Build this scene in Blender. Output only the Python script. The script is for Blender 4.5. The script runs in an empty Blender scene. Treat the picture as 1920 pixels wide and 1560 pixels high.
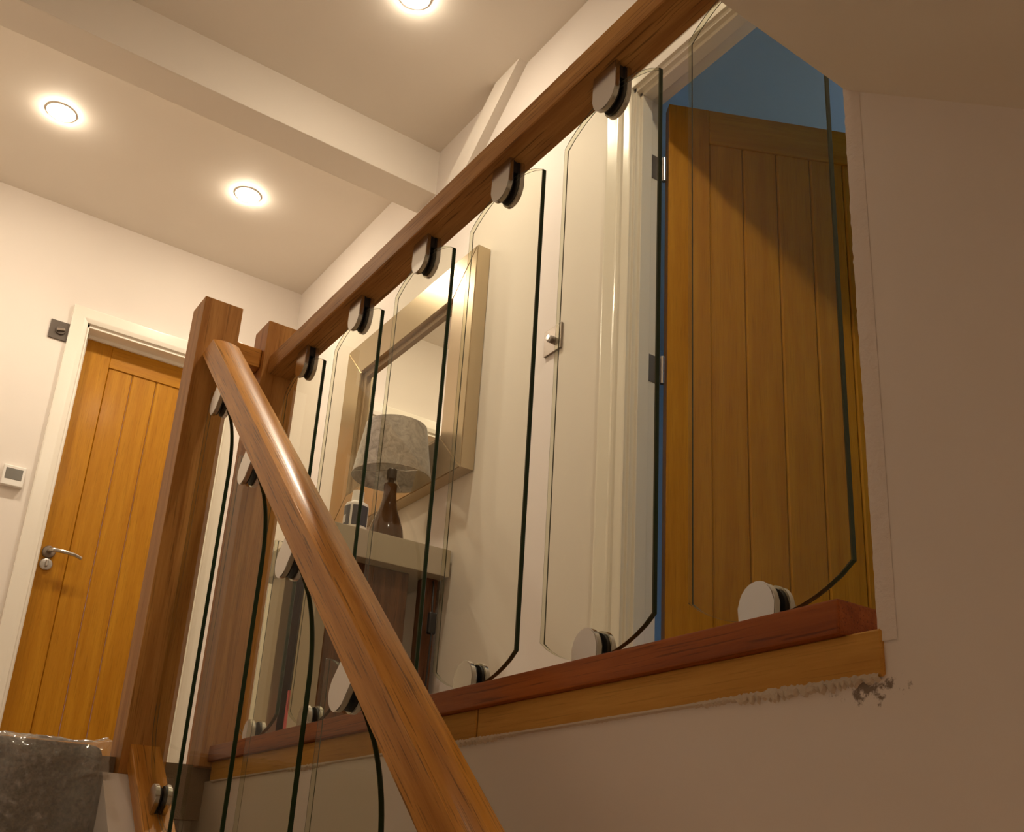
import bpy, bmesh, math, random
from mathutils import Vector, Matrix
random.seed(7)
S = bpy.context.scene
COL = S.collection

# ---------------------------------------------------------------- camera
# measured frame: X runs along the landing away from the viewer, Y to the right, Z up from eye level.
# Blender frame: x = -X, y = Y, z = Z - FZ (landing floor at z = 0)
FZ = 0.21
def B(X, Y, Z): return Vector((-X, Y, Z - FZ))
right = Vector((0.598, 0.8004, 0.041)); down = Vector((-0.2505, 0.2353, -0.9391)); fwd = Vector((-0.7613, 0.5513, 0.3412))
cam_d = bpy.data.cameras.new('camera'); cam = bpy.data.objects.new('camera', cam_d); COL.objects.link(cam)
M = Matrix((right, -down, -fwd)).transposed()
q = M.to_quaternion(); q.normalize()
cam.matrix_world = Matrix.LocRotScale(B(0, 0, 0), q, None)
cam_d.sensor_fit = 'HORIZONTAL'; cam_d.sensor_width = 36.0
cam_d.lens = 1927.25 / 1920 * 36.0
cam_d.shift_x = -100.48 / 1920; cam_d.shift_y = 185.02 / 1920
cam_d.clip_start = 0.02; cam_d.clip_end = 60
S.camera = cam

# ---------------------------------------------------------------- world, view
w = bpy.data.worlds.new('world'); S.world = w; w.use_nodes = True
bg = w.node_tree.nodes['Background']; bg.inputs[0].default_value = (0.36, 0.46, 0.62, 1); bg.inputs[1].default_value = 6.5
S.view_settings.view_transform = 'Standard'; S.view_settings.look = 'None'
S.view_settings.gamma = 1.0; S.view_settings.use_curve_mapping = False
S.view_settings.exposure = 0.8
S.cycles.max_bounces = 16; S.cycles.diffuse_bounces = 8; S.cycles.transparent_max_bounces = 24
LAMP_COL = (1.0, 0.86, 0.655)
LAMP_W = 24.0

# ---------------------------------------------------------------- materials
def new_mat(name):
    m = bpy.data.materials.new(name); m.use_nodes = True
    nt = m.node_tree; return m, nt, nt.nodes['Principled BSDF']
def setp(b, **k):
    names = dict(color='Base Color', rough='Roughness', metal='Metallic', ior='IOR', trans='Transmission Weight', coat='Coat Weight',
                 coat_rough='Coat Roughness', spec='Specular IOR Level', sheen='Sheen Weight')
    for a, v in k.items():
        if a == 'color' and len(v) == 3: v = (*v, 1)
        b.inputs[names[a]].default_value = v
def plain(name, color, rough=0.5, **k):
    m, nt, b = new_mat(name); setp(b, color=color, rough=rough, **k); return m
def coords(nt, scale=(1, 1, 1), rnd=True):
    tc = nt.nodes.new('ShaderNodeTexCoord'); mp = nt.nodes.new('ShaderNodeMapping')
    mp.inputs['Scale'].default_value = scale
    if rnd:
        oi = nt.nodes.new('ShaderNodeObjectInfo'); mu = nt.nodes.new('ShaderNodeMath'); mu.operation = 'MULTIPLY'; mu.inputs[1].default_value = 37.0
        ad = nt.nodes.new('ShaderNodeVectorMath'); ad.operation = 'ADD'
        nt.links.new(oi.outputs['Random'], mu.inputs[0]); nt.links.new(tc.outputs['Object'], ad.inputs[0]); nt.links.new(mu.outputs[0], ad.inputs[1])
        nt.links.new(ad.outputs[0], mp.inputs[0])
    else: nt.links.new(tc.outputs['Object'], mp.inputs[0])
    return mp
def noise(nt, vec, scale, detail=4, rough=0.55, dist=0.0):
    n = nt.nodes.new('ShaderNodeTexNoise'); n.inputs['Scale'].default_value = scale; n.inputs['Detail'].default_value = detail
    n.inputs['Roughness'].default_value = rough; n.inputs['Distortion'].default_value = dist
    nt.links.new(vec.outputs[0], n.inputs['Vector']); return n
def ramp(nt, src, stops):
    r = nt.nodes.new('ShaderNodeValToRGB'); nt.links.new(src, r.inputs[0]); e = r.color_ramp.elements
    while len(e) < len(stops): e.new(0.5)
    for i, (p, c) in enumerate(stops): e[i].position = p; e[i].color = (*c, 1)
    return r
def bump(nt, b, src, strength, dist=0.01):
    n = nt.nodes.new('ShaderNodeBump'); n.inputs['Strength'].default_value = strength; n.inputs['Distance'].default_value = dist
    nt.links.new(src, n.inputs['Height']); nt.links.new(n.outputs[0], b.inputs['Normal'])
def paint(name, color, rough=0.6, bscale=60, bstr=0.05, vary=0.04):
    m, nt, b = new_mat(name); setp(b, rough=rough)
    c = coords(nt, rnd=False); n1 = noise(nt, c, 2.2, 3); n2 = noise(nt, c, bscale, 4)
    lo = tuple(v * (1 - vary) for v in color); r = ramp(nt, n1.outputs['Fac'], [(0.3, lo), (0.7, color)])
    nt.links.new(r.outputs[0], b.inputs['Base Color']); bump(nt, b, n2.outputs['Fac'], bstr, 0.004)
    return m
def wood(name, axis, light, dark, rough=0.42, ring=1.0, pore=0.45, coat=0.0, figure=0.55):
    """straight oak grain running along the given local axis"""
    m, nt, b = new_mat(name); setp(b, rough=rough, coat=coat, coat_rough=0.18, spec=0.14)
    sc = [1.0, 1.0, 1.0]; sc[axis] = 0.07
    c = coords(nt, tuple(sc)); big = noise(nt, c, 40 * ring, 4, 0.55, 0.6); fine = noise(nt, c, 220, 3, 0.6)
    sc2 = [1.0, 1.0, 1.0]; sc2[axis] = 0.022
    c2 = coords(nt, tuple(sc2)); pores = noise(nt, c2, 420, 2, 0.5)
    sc3 = [1.0, 1.0, 1.0]; sc3[axis] = 0.16
    c3 = coords(nt, tuple(sc3)); wv = nt.nodes.new('ShaderNodeTexWave'); wv.wave_type = 'RINGS'; wv.rings_direction = 'XYZ'[axis]
    wv.inputs['Scale'].default_value = 9 * ring; wv.inputs['Distortion'].default_value = 7; wv.inputs['Detail'].default_value = 2; wv.inputs['Detail Scale'].default_value = 1.3
    nt.links.new(c3.outputs[0], wv.inputs['Vector'])
    mid = tuple((a + d) / 2 for a, d in zip(light, dark))
    mx = nt.nodes.new('ShaderNodeMix'); mx.data_type = 'FLOAT'; mx.inputs[0].default_value = 0.35 * figure
    nt.links.new(big.outputs['Fac'], mx.inputs[2]); nt.links.new(wv.outputs['Fac'], mx.inputs[3])
    mx2 = nt.nodes.new('ShaderNodeMix'); mx2.data_type = 'FLOAT'; mx2.inputs[0].default_value = 0.3
    nt.links.new(mx.outputs[0], mx2.inputs[2]); nt.links.new(fine.outputs['Fac'], mx2.inputs[3])
    r = ramp(nt, mx2.outputs[0], [(0.30, dark), (0.5, mid), (0.66, light)])
    pr = ramp(nt, pores.outputs['Fac'], [(0.33, (pore, pore, pore)), (0.42, (1, 1, 1))])
    mc = nt.nodes.new('ShaderNodeMix'); mc.data_type = 'RGBA'; mc.blend_type = 'MULTIPLY'; mc.inputs[0].default_value = 1.0
    nt.links.new(r.outputs[0], mc.inputs[6]); nt.links.new(pr.outputs[0], mc.inputs[7])
    nt.links.new(mc.outputs[2], b.inputs['Base Color']); bump(nt, b, pores.outputs['Fac'], 0.12, 0.002)
    return m

OAK_L, OAK_D = (0.62, 0.285, 0.055), (0.39, 0.15, 0.018)
oak = {a: wood('oak_' + 'xyz'[a], a, OAK_L, OAK_D, 0.34, 1.0, 0.45, 0.12) for a in (0, 1, 2)}
newel_oak = wood('newel_oak', 2, (0.50, 0.245, 0.066), (0.34, 0.14, 0.03), 0.45, 1.0, 0.7)
rail_oak = wood('landing_rail_oak', 0, (0.48, 0.25, 0.075), (0.30, 0.13, 0.034), 0.5, 1.0, 0.5)
base_oak = wood('base_rail_oak', 0, (0.37, 0.105, 0.017), (0.20, 0.045, 0.007), 0.4, 1.0, 0.6, 0.1)
door_oak = {a: wood('door_oak_' + 'xyz'[a], a, (0.46, 0.215, 0.014), (0.36, 0.145, 0.007), 0.38, 0.8, 0.8, 0.1, 0.4) for a in (0, 2)}
pine = wood('rough_pine', 0, (0.56, 0.30, 0.07), (0.40, 0.19, 0.035), 0.7, 0.6, 0.8)
walnut = wood('dark_walnut', 2, (0.16, 0.07, 0.03), (0.08, 0.035, 0.016), 0.5)
wall_paint = paint('matt_wall_paint', (0.75, 0.695, 0.64), 0.62)
ceil_paint = paint('ceiling_paint', (0.76, 0.71, 0.64), 0.7)
bead_paint = paint('corner_bead_paint', (0.68, 0.60, 0.54), 0.3, 90, 0.5)
soffit_paint = paint('soffit_paint', (0.76, 0.69, 0.58), 0.65, 40, 0.08)
gloss_white = paint('white_gloss_paint', (0.80, 0.76, 0.68), 0.22, 25, 0.04, 0.02)
blue_paint = paint('blue_room_paint', (0.26, 0.34, 0.42), 0.65)
blue_ceiling = paint('blue_ceiling_tone', (0.42, 0.47, 0.49), 0.7)  # even blue-grey tone over the whole ceiling
cream = paint('cream_furniture_paint', (0.38, 0.325, 0.235), 0.4, 40, 0.02)
rough_plaster = paint('bare_plaster', (0.62, 0.52, 0.40), 0.85, 45, 0.6, 0.25)
floor_mat = paint('landing_carpet', (0.30, 0.22, 0.15), 0.95, 400, 0.5, 0.2)
steel = plain('polished_steel', (0.58, 0.56, 0.53), 0.2, metal=1.0)
steel_dark = plain('satin_nickel', (0.24, 0.195, 0.155), 0.36, metal=0.7)
bronze = plain('brushed_bronze', (0.10, 0.08, 0.065), 0.45, metal=0.5)
rubber = plain('black_rubber', (0.012, 0.010, 0.010), 0.55)
black = plain('black_plastic', (0.012, 0.011, 0.010), 0.4)
white_plastic = plain('white_plastic', (0.78, 0.76, 0.72), 0.35)
screen = plain('grey_screen', (0.16, 0.15, 0.13), 0.2)
label_m = plain('dark_label', (0.045, 0.045, 0.06), 0.35)
label_w = plain('label_print', (0.55, 0.55, 0.56), 0.4)
pink = plain('pink_card', (0.72, 0.16, 0.17), 0.5)
mirror_m = plain('mirror_silver', (0.90, 0.90, 0.88), 0.015, metal=1.0)
frame_m = plain('champagne_frame', (0.50, 0.40, 0.26), 0.27, metal=0.75)
frame_d = plain('frame_inner_step', (0.30, 0.21, 0.12), 0.45, metal=0.3)
def glass_mat():
    m = bpy.data.materials.new('clear_glass'); m.use_nodes = True; nt = m.node_tree
    nt.nodes.remove(nt.nodes['Principled BSDF']); out = nt.nodes['Material Output']
    tr = nt.nodes.new('ShaderNodeBsdfTransparent'); tr.inputs[0].default_value = (0.935, 0.935, 0.885, 1)
    gl = nt.nodes.new('ShaderNodeBsdfGlossy'); gl.inputs['Roughness'].default_value = 0.0; gl.inputs[0].default_value = (1, 1, 1, 1)
    fr = nt.nodes.new('ShaderNodeFresnel'); fr.inputs['IOR'].default_value = 1.52
    geo = nt.nodes.new('ShaderNodeNewGeometry')
    # both surfaces of the sheet are counted on the entering side, so light leaving it is not reflected a second time
    db = nt.nodes.new('ShaderNodeMath'); db.operation = 'MULTIPLY'; db.inputs[1].default_value = 0.32; db.use_clamp = True
    inv = nt.nodes.new('ShaderNodeMath'); inv.operation = 'SUBTRACT'; inv.inputs[0].default_value = 1.0
    mu = nt.nodes.new('ShaderNodeMath'); mu.operation = 'MULTIPLY'
    mix = nt.nodes.new('ShaderNodeMixShader')
    nt.links.new(fr.outputs[0], db.inputs[0]); nt.links.new(geo.outputs['Backfacing'], inv.inputs[1])
    nt.links.new(db.outputs[0], mu.inputs[0]); nt.links.new(inv.outputs[0], mu.inputs[1])
    nt.links.new(mu.outputs[0], mix.inputs[0]); nt.links.new(tr.outputs[0], mix.inputs[1]); nt.links.new(gl.outputs[0], mix.inputs[2])
    nt.links.new(mix.outputs[0], out.inputs[0]); return m
glass = glass_mat()
def edge_mat():
    """ground glass edge: dark green from outside, a pale green tint where it is looked at through the sheet"""
    m, nt, b = new_mat('green_glass_edge'); setp(b, color=(0.012, 0.030, 0.008), rough=0.22, spec=0.3)
    tr = nt.nodes.new('ShaderNodeBsdfTransparent'); tr.inputs[0].default_value = (0.84, 0.86, 0.76, 1)
    geo = nt.nodes.new('ShaderNodeNewGeometry'); mx = nt.nodes.new('ShaderNodeMixShader')
    nt.links.new(geo.outputs['Backfacing'], mx.inputs[0]); nt.links.new(b.outputs[0], mx.inputs[1]); nt.links.new(tr.outputs[0], mx.inputs[2])
    nt.links.new(mx.outputs[0], nt.nodes['Material Output'].inputs[0]); return m
glass_edge = edge_mat()
glass_arris = plain('ground_glass_arris', (0.07, 0.075, 0.045), 0.4, spec=0.3)
brown_glass = plain('smoky_brown_glass', (0.085, 0.038, 0.014), 0.12, spec=0.35)
def film_mat():
    m = bpy.data.materials.new('clear_film'); m.use_nodes = True; nt = m.node_tree
    nt.nodes.remove(nt.nodes['Principled BSDF']); out = nt.nodes['Material Output']
    tr = nt.nodes.new('ShaderNodeBsdfTransparent'); tr.inputs[0].default_value = (0.96, 0.95, 0.93, 1)
    gl = nt.nodes.new('ShaderNodeBsdfGlossy'); gl.inputs['Roughness'].default_value = 0.12
    df = nt.nodes.new('ShaderNodeBsdfDiffuse'); df.inputs[0].default_value = (0.8, 0.76, 0.70, 1)
    lw = nt.nodes.new('ShaderNodeLayerWeight'); lw.inputs[0].default_value = 0.45
    mx = nt.nodes.new('ShaderNodeMixShader'); mx2 = nt.nodes.new('ShaderNodeMixShader'); mx2.inputs[0].default_value = 0.22
    nt.links.new(lw.outputs['Fresnel'], mx.inputs[0]); nt.links.new(tr.outputs[0], mx.inputs[1]); nt.links.new(gl.outputs[0], mx.inputs[2])
    nt.links.new(mx.outputs[0], mx2.inputs[1]); nt.links.new(df.outputs[0], mx2.inputs[2]); nt.links.new(mx2.outputs[0], out.inputs[0])
    return m
film = film_mat()
def carpet_mat():
    m, nt, b = new_mat('grey_brown_carpet'); setp(b, rough=0.95)
    c = coords(nt); n = noise(nt, c, 120, 4, 0.7); n2 = noise(nt, c, 14, 3)
    mx = nt.nodes.new('ShaderNodeMix'); mx.data_type = 'FLOAT'; mx.inputs[0].default_value = 0.35
    nt.links.new(n.outputs['Fac'], mx.inputs[2]); nt.links.new(n2.outputs['Fac'], mx.inputs[3])
    r = ramp(nt, mx.outputs[0], [(0.40, (0.10, 0.075, 0.055)), (0.60, (0.30, 0.24, 0.18))])
    nt.links.new(r.outputs[0], b.inputs['Base Color']); bump(nt, b, n.outputs['Fac'], 0.6, 0.006); return m
carpet = carpet_mat()
def shade_mat():
    m, nt, b = new_mat('crushed_grey_fabric'); setp(b, rough=0.75, sheen=0.3)
    c = coords(nt); n = noise(nt, c, 26, 5, 0.65, 1.5)
    r = ramp(nt, n.outputs['Fac'], [(0.35, (0.20, 0.165, 0.13)), (0.65, (0.36, 0.31, 0.25))])
    nt.links.new(r.outputs[0], b.inputs['Base Color']); bump(nt, b, n.outputs['Fac'], 0.3, 0.006); return m
shade_m = shade_mat()
def stair_wall_mat():
    """matt wall paint with a dirty scuffed patch under the end of the timber"""
    m, nt, b = new_mat('stairwell_wall_paint'); setp(b, rough=0.6)
    c = coords(nt, rnd=False); n1 = noise(nt, c, 2.2, 3); nb = noise(nt, c, 55, 4)
    r = ramp(nt, n1.outputs['Fac'], [(0.3, (0.67, 0.60, 0.54)), (0.7, (0.70, 0.625, 0.56))])
    ns = noise(nt, c, 95, 5, 0.7)
    P = B(0.545, 0.7133, 0.167)
    sub = nt.nodes.new('ShaderNodeVectorMath'); sub.operation = 'SUBTRACT'; sub.inputs[1].default_value = P
    scl = nt.nodes.new('ShaderNodeVectorMath'); scl.operation = 'MULTIPLY'; scl.inputs[1].default_value = (24, 0, 75)
    ln = nt.nodes.new('ShaderNodeVectorMath'); ln.operation = 'LENGTH'
    nt.links.new(c.outputs[0], sub.inputs[0]); nt.links.new(sub.outputs[0], scl.inputs[0]); nt.links.new(scl.outputs[0], ln.inputs[0])
    sm = nt.nodes.new('ShaderNodeMath'); sm.operation = 'SUBTRACT'; sm.inputs[0].default_value = 1.0; nt.links.new(ln.outputs['Value'], sm.inputs[1])
    ad = nt.nodes.new('ShaderNodeMath'); ad.operation = 'MULTIPLY_ADD'; ad.inputs[1].default_value = 0.24
    nt.links.new(sm.outputs[0], ad.inputs[0]); nt.links.new(ns.outputs['Fac'], ad.inputs[2])
    st = ramp(nt, ad.outputs[0], [(0.59, (0, 0, 0)), (0.70, (0.85, 0.85, 0.85))])
    mc = nt.nodes.new('ShaderNodeMix'); mc.data_type = 'RGBA'; mc.inputs[7].default_value = (0.10, 0.055, 0.025, 1)
    nt.links.new(st.outputs[0], mc.inputs[0]); nt.links.new(r.outputs[0], mc.inputs[6])
    nt.links.new(mc.outputs[2], b.inputs['Base Color']); bump(nt, b, nb.outputs['Fac'], 0.08, 0.004)
    return m
stair_wall = stair_wall_mat()
def emis(name, col, s):
    m = bpy.data.materials.new(name); m.use_nodes = True; nt = m.node_tree; nt.nodes.remove(nt.nodes['Principled BSDF'])
    e = nt.nodes.new('ShaderNodeEmission'); e.inputs[0].default_value = (*col, 1); e.inputs[1].default_value = s
    nt.links.new(e.outputs[0], nt.nodes['Material Output'].inputs[0]); return m
lamp_glow = emis('lamp_lens', (1.0, 0.84, 0.635), 165.0)

# ---------------------------------------------------------------- geometry helpers (all take measured coordinates)
def link(o, parent=None):
    COL.objects.link(o)
    if parent: o.parent = parent
    return o
def tag(o, label=None, cat=None, group=None, kind=None):
    if label: o['label'] = label
    if cat: o['category'] = cat
    if group: o['group'] = group
    if kind: o['kind'] = kind
    return o
def root(name, label, cat, at, group=None, kind=None, rot=0.0):
    o = bpy.data.objects.new(name, None); o.empty_display_size = 0.05; o.location = at; o.rotation_euler.z = rot
    link(o); return tag(o, label, cat, group, kind)
def mesh_obj(name, bm, mat, parent=None, loc=None, smooth=None):
    bmesh.ops.recalc_face_normals(bm, faces=bm.faces)
    me = bpy.data.meshes.new(name); bm.to_mesh(me); bm.free()
    for mm in (mat if isinstance(mat, (list, tuple)) else [mat]): me.materials.append(mm)
    if smooth is not None:
        for p in me.polygons: p.use_smooth = True
        me.set_sharp_from_angle(angle=math.radians(smooth))
    o = bpy.data.objects.new(name, me)
    if smooth is not None:
        wn_ = o.modifiers.new('weighted_normal', 'WEIGHTED_NORMAL'); wn_.weight = 80; wn_.keep_sharp = True
    if loc is not None: o.location = loc
    return link(o, parent)
def copy_part(o, parent, loc=None):
    c = o.copy(); COL.objects.link(c); c.parent = parent
    if loc is not None: c.location = loc
    return c
def b_box(bm, x0, x1, y0, y1, z0, z1, bev=0.0, seg=1, f=None, edges=None):
    """box in Blender-local coordinates, bevelled"""
    f = f or (lambda v: v)
    vs = [bm.verts.new(f(Vector(p))) for p in ((x0, y0, z0), (x1, y0, z0), (x1, y1, z0), (x0, y1, z0), (x0, y0, z1), (x1, y0, z1), (x1, y1, z1), (x0, y1, z1))]
    fs = [bm.faces.new([vs[i] for i in q]) for q in ((0, 3, 2, 1), (4, 5, 6, 7), (0, 1, 5, 4), (1, 2, 6, 5), (2, 3, 7, 6), (3, 0, 4, 7))]
    if bev:
        es = list({e for fc in fs for e in fc.edges})
        if edges is not None: es = [e for e in es if edges(e)]
        bmesh.ops.bevel(bm, geom=es, offset=bev, segments=seg, affect='EDGES', profile=0.6)
    return bm
def wbox(name, X, Y, Z, mat, parent=None, bev=0.0, seg=1, org=None, smooth=None):
    """box from measured extents; org = origin (Blender coords) the parent sits at"""
    o = org or Vector((0, 0, 0)); a = B(X[0], Y[0], Z[0]) - o; c = B(X[1], Y[1], Z[1]) - o
    bm = bmesh.new(); b_box(bm, min(a.x, c.x), max(a.x, c.x), min(a.y, c.y), max(a.y, c.y), min(a.z, c.z), max(a.z, c.z), bev, seg)
    return mesh_obj(name, bm, mat, parent, smooth=smooth)
def b_prism(bm, pts, axis, d0, d1, mat_side=0, mat_cap=0):
    """polygon pts (2-tuples) extruded along axis between d0 and d1; the other two axes in order"""
    def v(p, d):
        c = [0, 0, 0]; o = [i for i in range(3) if i != axis]; c[o[0]], c[o[1]] = p; c[axis] = d; return bm.verts.new(c)
    a = [v(p, d0) for p in pts]; b = [v(p, d1) for p in pts]
    f0 = bm.faces.new(a); f1 = bm.faces.new(b[::-1]); f0.material_index = f1.material_index = mat_cap
    n = len(pts)
    for i in range(n):
        f = bm.faces.new((a[i], b[i], b[(i + 1) % n], a[(i + 1) % n])); f.material_index = mat_side
    return bm
def b_lathe(bm, prof, n=32, cx=0, cy=0, caps=True):
    rings = []
    for r, z in prof:
        rings.append([bm.verts.new((cx + r * math.cos(2 * math.pi * i / n), cy + r * math.sin(2 * math.pi * i / n), z)) for i in range(n)])
    for a, b in zip(rings, rings[1:]):
        for i in range(n): bm.faces.new((a[i], a[(i + 1) % n], b[(i + 1) % n], b[i]))
    if caps: bm.faces.new(rings[0][::-1]); bm.faces.new(rings[-1])
    return bm
def b_tube(bm, pts, r, n=10):
    pts = [Vector(p) for p in pts]; rings = []
    for i, p in enumerate(pts):
        t = (pts[min(i + 1, len(pts) - 1)] - pts[max(i - 1, 0)]).normalized()
        u = t.orthogonal().normalized() if i == 0 else (rings_u - t * rings_u.dot(t)).normalized()
        rings_u = u; vv = t.cross(u); rr = r[i] if isinstance(r, (list, tuple)) else r
        rings.append([bm.verts.new(p + (u * math.cos(2 * math.pi * k / n) + vv * math.sin(2 * math.pi * k / n)) * rr) for k in range(n)])
    for a, b in zip(rings, rings[1:]):
        for k in range(n): bm.faces.new((a[k], a[(k + 1) % n], b[(k + 1) % n], b[k]))
    bm.faces.new(rings[0][::-1]); bm.faces.new(rings[-1]); return bm

XF, Y3, CEIL = 4.43, 1.52, 2.735          # far wall, mirror wall, ceiling
YW, XJ, ZS = 0.7133, 0.525, 0.785         # stairwell wall plane, end of that wall, foot of the bulkhead
SOF = 0.819                                # rise of the sloping soffit
LOWC, LOWF, XB = -0.06, -2.65, -3.2       # lower hall ceiling, floor and end wall
YL = -0.24                                 # left wall

# ================================================================ the setting
def struct(o): o['kind'] = 'structure'; return o
struct(wbox('ceiling', (-0.6, XF + 0.1), (YL - 0.1, Y3 + 0.1), (CEIL, CEIL + 0.08), ceil_paint))
struct(wbox('trim_1', (3.06, 3.215), (YL - 0.05, Y3 + 0.05), (2.534, CEIL + 0.02), ceil_paint, bev=0.006, seg=2, smooth=40))['label'] = 'boxed white ceiling beam running across the landing ceiling'
# slim boxed brace leaning along the mirror wall from the ceiling down to the beam
bm = bmesh.new(); b_prism(bm, [(-2.434, CEIL + 0.01 - FZ), (-2.587, CEIL + 0.01 - FZ), (-3.075, 2.362 - FZ), (-3.075, 2.215 - FZ)], 1, Y3 - 0.035, Y3 + 0.01)
br = struct(mesh_obj('trim_4', bm, ceil_paint)); br['label'] = 'slim boxed brace sloping along the wall from the ceiling behind the handrail'
# far wall with the doorway of the closed oak door cut out
D1A, D1B, D1T = 0.617, 1.172, 2.215       # leaf edges and head of far door
def wall_with_hole(name, rects, axis, d0, d1, mat):
    bm = bmesh.new()
    for (a0, a1, z0, z1) in rects:
        if axis == 'x': p, q = B(d0, a0, z0), B(d1, a1, z1)
        else: p, q = B(a0, d0, z0), B(a1, d1, z1)
        b_box(bm, min(p.x, q.x), max(p.x, q.x), min(p.y, q.y), max(p.y, q.y), min(p.z, q.z), max(p.z, q.z))
    return struct(mesh_obj(name, bm, mat))
wall_with_hole('wall_far', [(YL - 0.1, D1A - 0.02, 0.1, CEIL), (D1B + 0.02, Y3 + 0.1, 0.1, CEIL), (D1A - 0.02, D1B + 0.02, D1T, CEIL)], 'x', XF, XF + 0.11, wall_paint)
D2A, D2B, D2T = 1.862, 1.06, 2.20          # near doorway in the mirror wall
wall_with_hole('wall_right', [(D2A, XF + 0.1, 0.1, CEIL), (-0.6, D2B, 0.1, CEIL), (D2B, D2A, D2T, CEIL)], 'y', Y3, Y3 + 0.09, wall_paint)
struct(wbox('wall_left', (XB, XF + 0.1), (YL - 0.1, YL), (LOWF, CEIL), wall_paint))
struct(wbox('wall_back', (-0.62, -0.52), (YW, Y3 + 0.1), (0.1, CEIL), wall_paint))
# stairwell wall: one plastered face from the foot of the flight up to the landing and past the end of the balustrade
bm = bmesh.new()
def wb(X, Y, Z):
    p, q = B(X[0], Y[0], Z[0]), B(X[1], Y[1], Z[1]); b_box(bm, min(p.x, q.x), max(p.x, q.x), min(p.y, q.y), max(p.y, q.y), min(p.z, q.z), max(p.z, q.z))
wb((XJ, XF + 0.1), (YW, YW + 0.10), (LOWF, 0.178)); wb((2.28, 2.38), (YL, YW), (LOWF, 0.11))
wb((XB, XJ), (YW, YW + 0.10), (LOWF, CEIL))
wall_st = struct(mesh_obj('wall_stairwell', bm, stair_wall))
# rough painted corner where the stairwell wall ends
bm = bmesh.new(); n = 120; prev = None
for i in range(n + 1):
    z = 0.205 + (ZS + 0.01 - 0.205) * i / n; j = random.gauss(0, 1)
    dx = 0.00025 * j + (0.0009 * random.random() if 0.5 < z < 0.66 else 0)
    ring = [bm.verts.new(B(XJ - 0.016, YW - 0.0003, z)), bm.verts.new(B(XJ - 0.006, YW - 0.0016 - 0.0003 * abs(j), z)), bm.verts.new(B(XJ + 0.002 + dx, YW - 0.002, z)),
            bm.verts.new(B(XJ + 0.0032 + dx, YW + 0.004, z)), bm.verts.new(B(XJ - 0.001, YW + 0.016, z))]
    if prev:
        for k in range(4): bm.faces.new((prev[k], prev[k + 1], ring[k + 1], ring[k]))
    prev = ring
mesh_obj('corner_bead', bm, bead_paint, wall_st, smooth=30)
# sloping soffit over the flight and the bulkhead above its upper edge
bm = bmesh.new(); x1, x0 = XJ, -2.2; t = 0.07
xk = x1 - (ZS - LOWC) / SOF
p = [(-x1, ZS - FZ), (-xk, LOWC - FZ), (-XB, LOWC - FZ), (-XB, LOWC - FZ + t), (-xk + 0.03, LOWC - FZ + t), (-x1 + 0.10, ZS - FZ + t), (-x1 + 0.10, CEIL - FZ), (-x1, CEIL - FZ)]
b_prism(bm, p, 1, YL, YW)
bmesh.ops.triangulate(bm, faces=[f for f in bm.faces if len(f.verts) > 4])
sof = struct(mesh_obj('ceiling_soffit', bm, soffit_paint))
# landing floor
bm = bmesh.new()
wb((-0.6, XF + 0.15), (YW + 0.02, Y3 + 0.1), (0.10, FZ)); wb((2.23, XF + 0.15), (YL, YW + 0.02), (0.10, FZ))
struct(mesh_obj('floor', bm, floor_mat))
struct(wbox('floor_lower', (XB - 0.1, 2.6), (YL - 0.1, YW + 0.1), (LOWF - 0.1, LOWF), oak[0]))
struct(wbox('wall_behind', (XB - 0.1, XB), (YL - 0.1, YW + 0.1), (LOWF, 0.2), wall_paint))
struct(wbox('baseboard_right', (1.98, 4.42), (Y3 - 0.016, Y3), (FZ, FZ + 0.12), gloss_white, bev=0.004))
struct(wbox('baseboard_far', (XF - 0.016, XF), (YL, D1A - 0.10), (FZ, FZ + 0.12), gloss_white, bev=0.004))
# the room beyond the open door
bm = bmesh.new()
for X, Y, Z in (((3.6, 3.7), (1.61, 4.3), (0.1, 2.7)), ((-0.4, -0.3), (1.61, 4.3), (0.1, 2.7)), ((-0.4, 0.4), (4.2, 4.3), (0.1, 2.7)), ((1.8, 3.7), (4.2, 4.3), (0.1, 2.7)), ((0.4, 1.8), (4.2, 4.3), (0.1, 1.1)), ((0.4, 1.8), (4.2, 4.3), (2.3, 2.7))): wb(X, Y, Z)
wb((D2A + 0.0, 3.6), (Y3 + 0.09, Y3 + 0.10), (0.1, 2.7)); wb((-0.3, D2B), (Y3 + 0.09, Y3 + 0.10), (0.1, 2.7)); wb((D2B, D2A), (Y3 + 0.09, Y3 + 0.10), (D2T, 2.7))
struct(mesh_obj('wall_blue_room', bm, blue_paint))
wn = root('window_added', 'added unseen white framed window lighting the blue room', None, B(1.1, 4.2, 1.1), kind='structure')  # out of view, added to bring cool light into this room
wo = B(1.1, 4.2, 1.1)
for X, Z in (((0.4, 0.46), (1.1, 2.3)), ((1.74, 1.8), (1.1, 2.3)), ((1.07, 1.13), (1.1, 2.3)), ((0.4, 1.8), (1.1, 1.16)), ((0.4, 1.8), (2.24, 2.3))): wbox('window_frame', X, (4.21, 4.27), Z, gloss_white, wn, 0.003, 1, wo)
for X in ((0.46, 1.07), (1.13, 1.74)): wbox('pane', X, (4.235, 4.241), (1.16, 2.24), glass, wn, 0, 1, wo)
struct(wbox('ceiling_blue_room', (-0.4, 3.7), (1.62, 4.3), (2.68, 2.74), blue_ceiling))
struct(wbox('floor_blue_room', (-0.4, 3.7), (1.62, 4.3), (0.12, 0.2), floor_mat))

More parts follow.
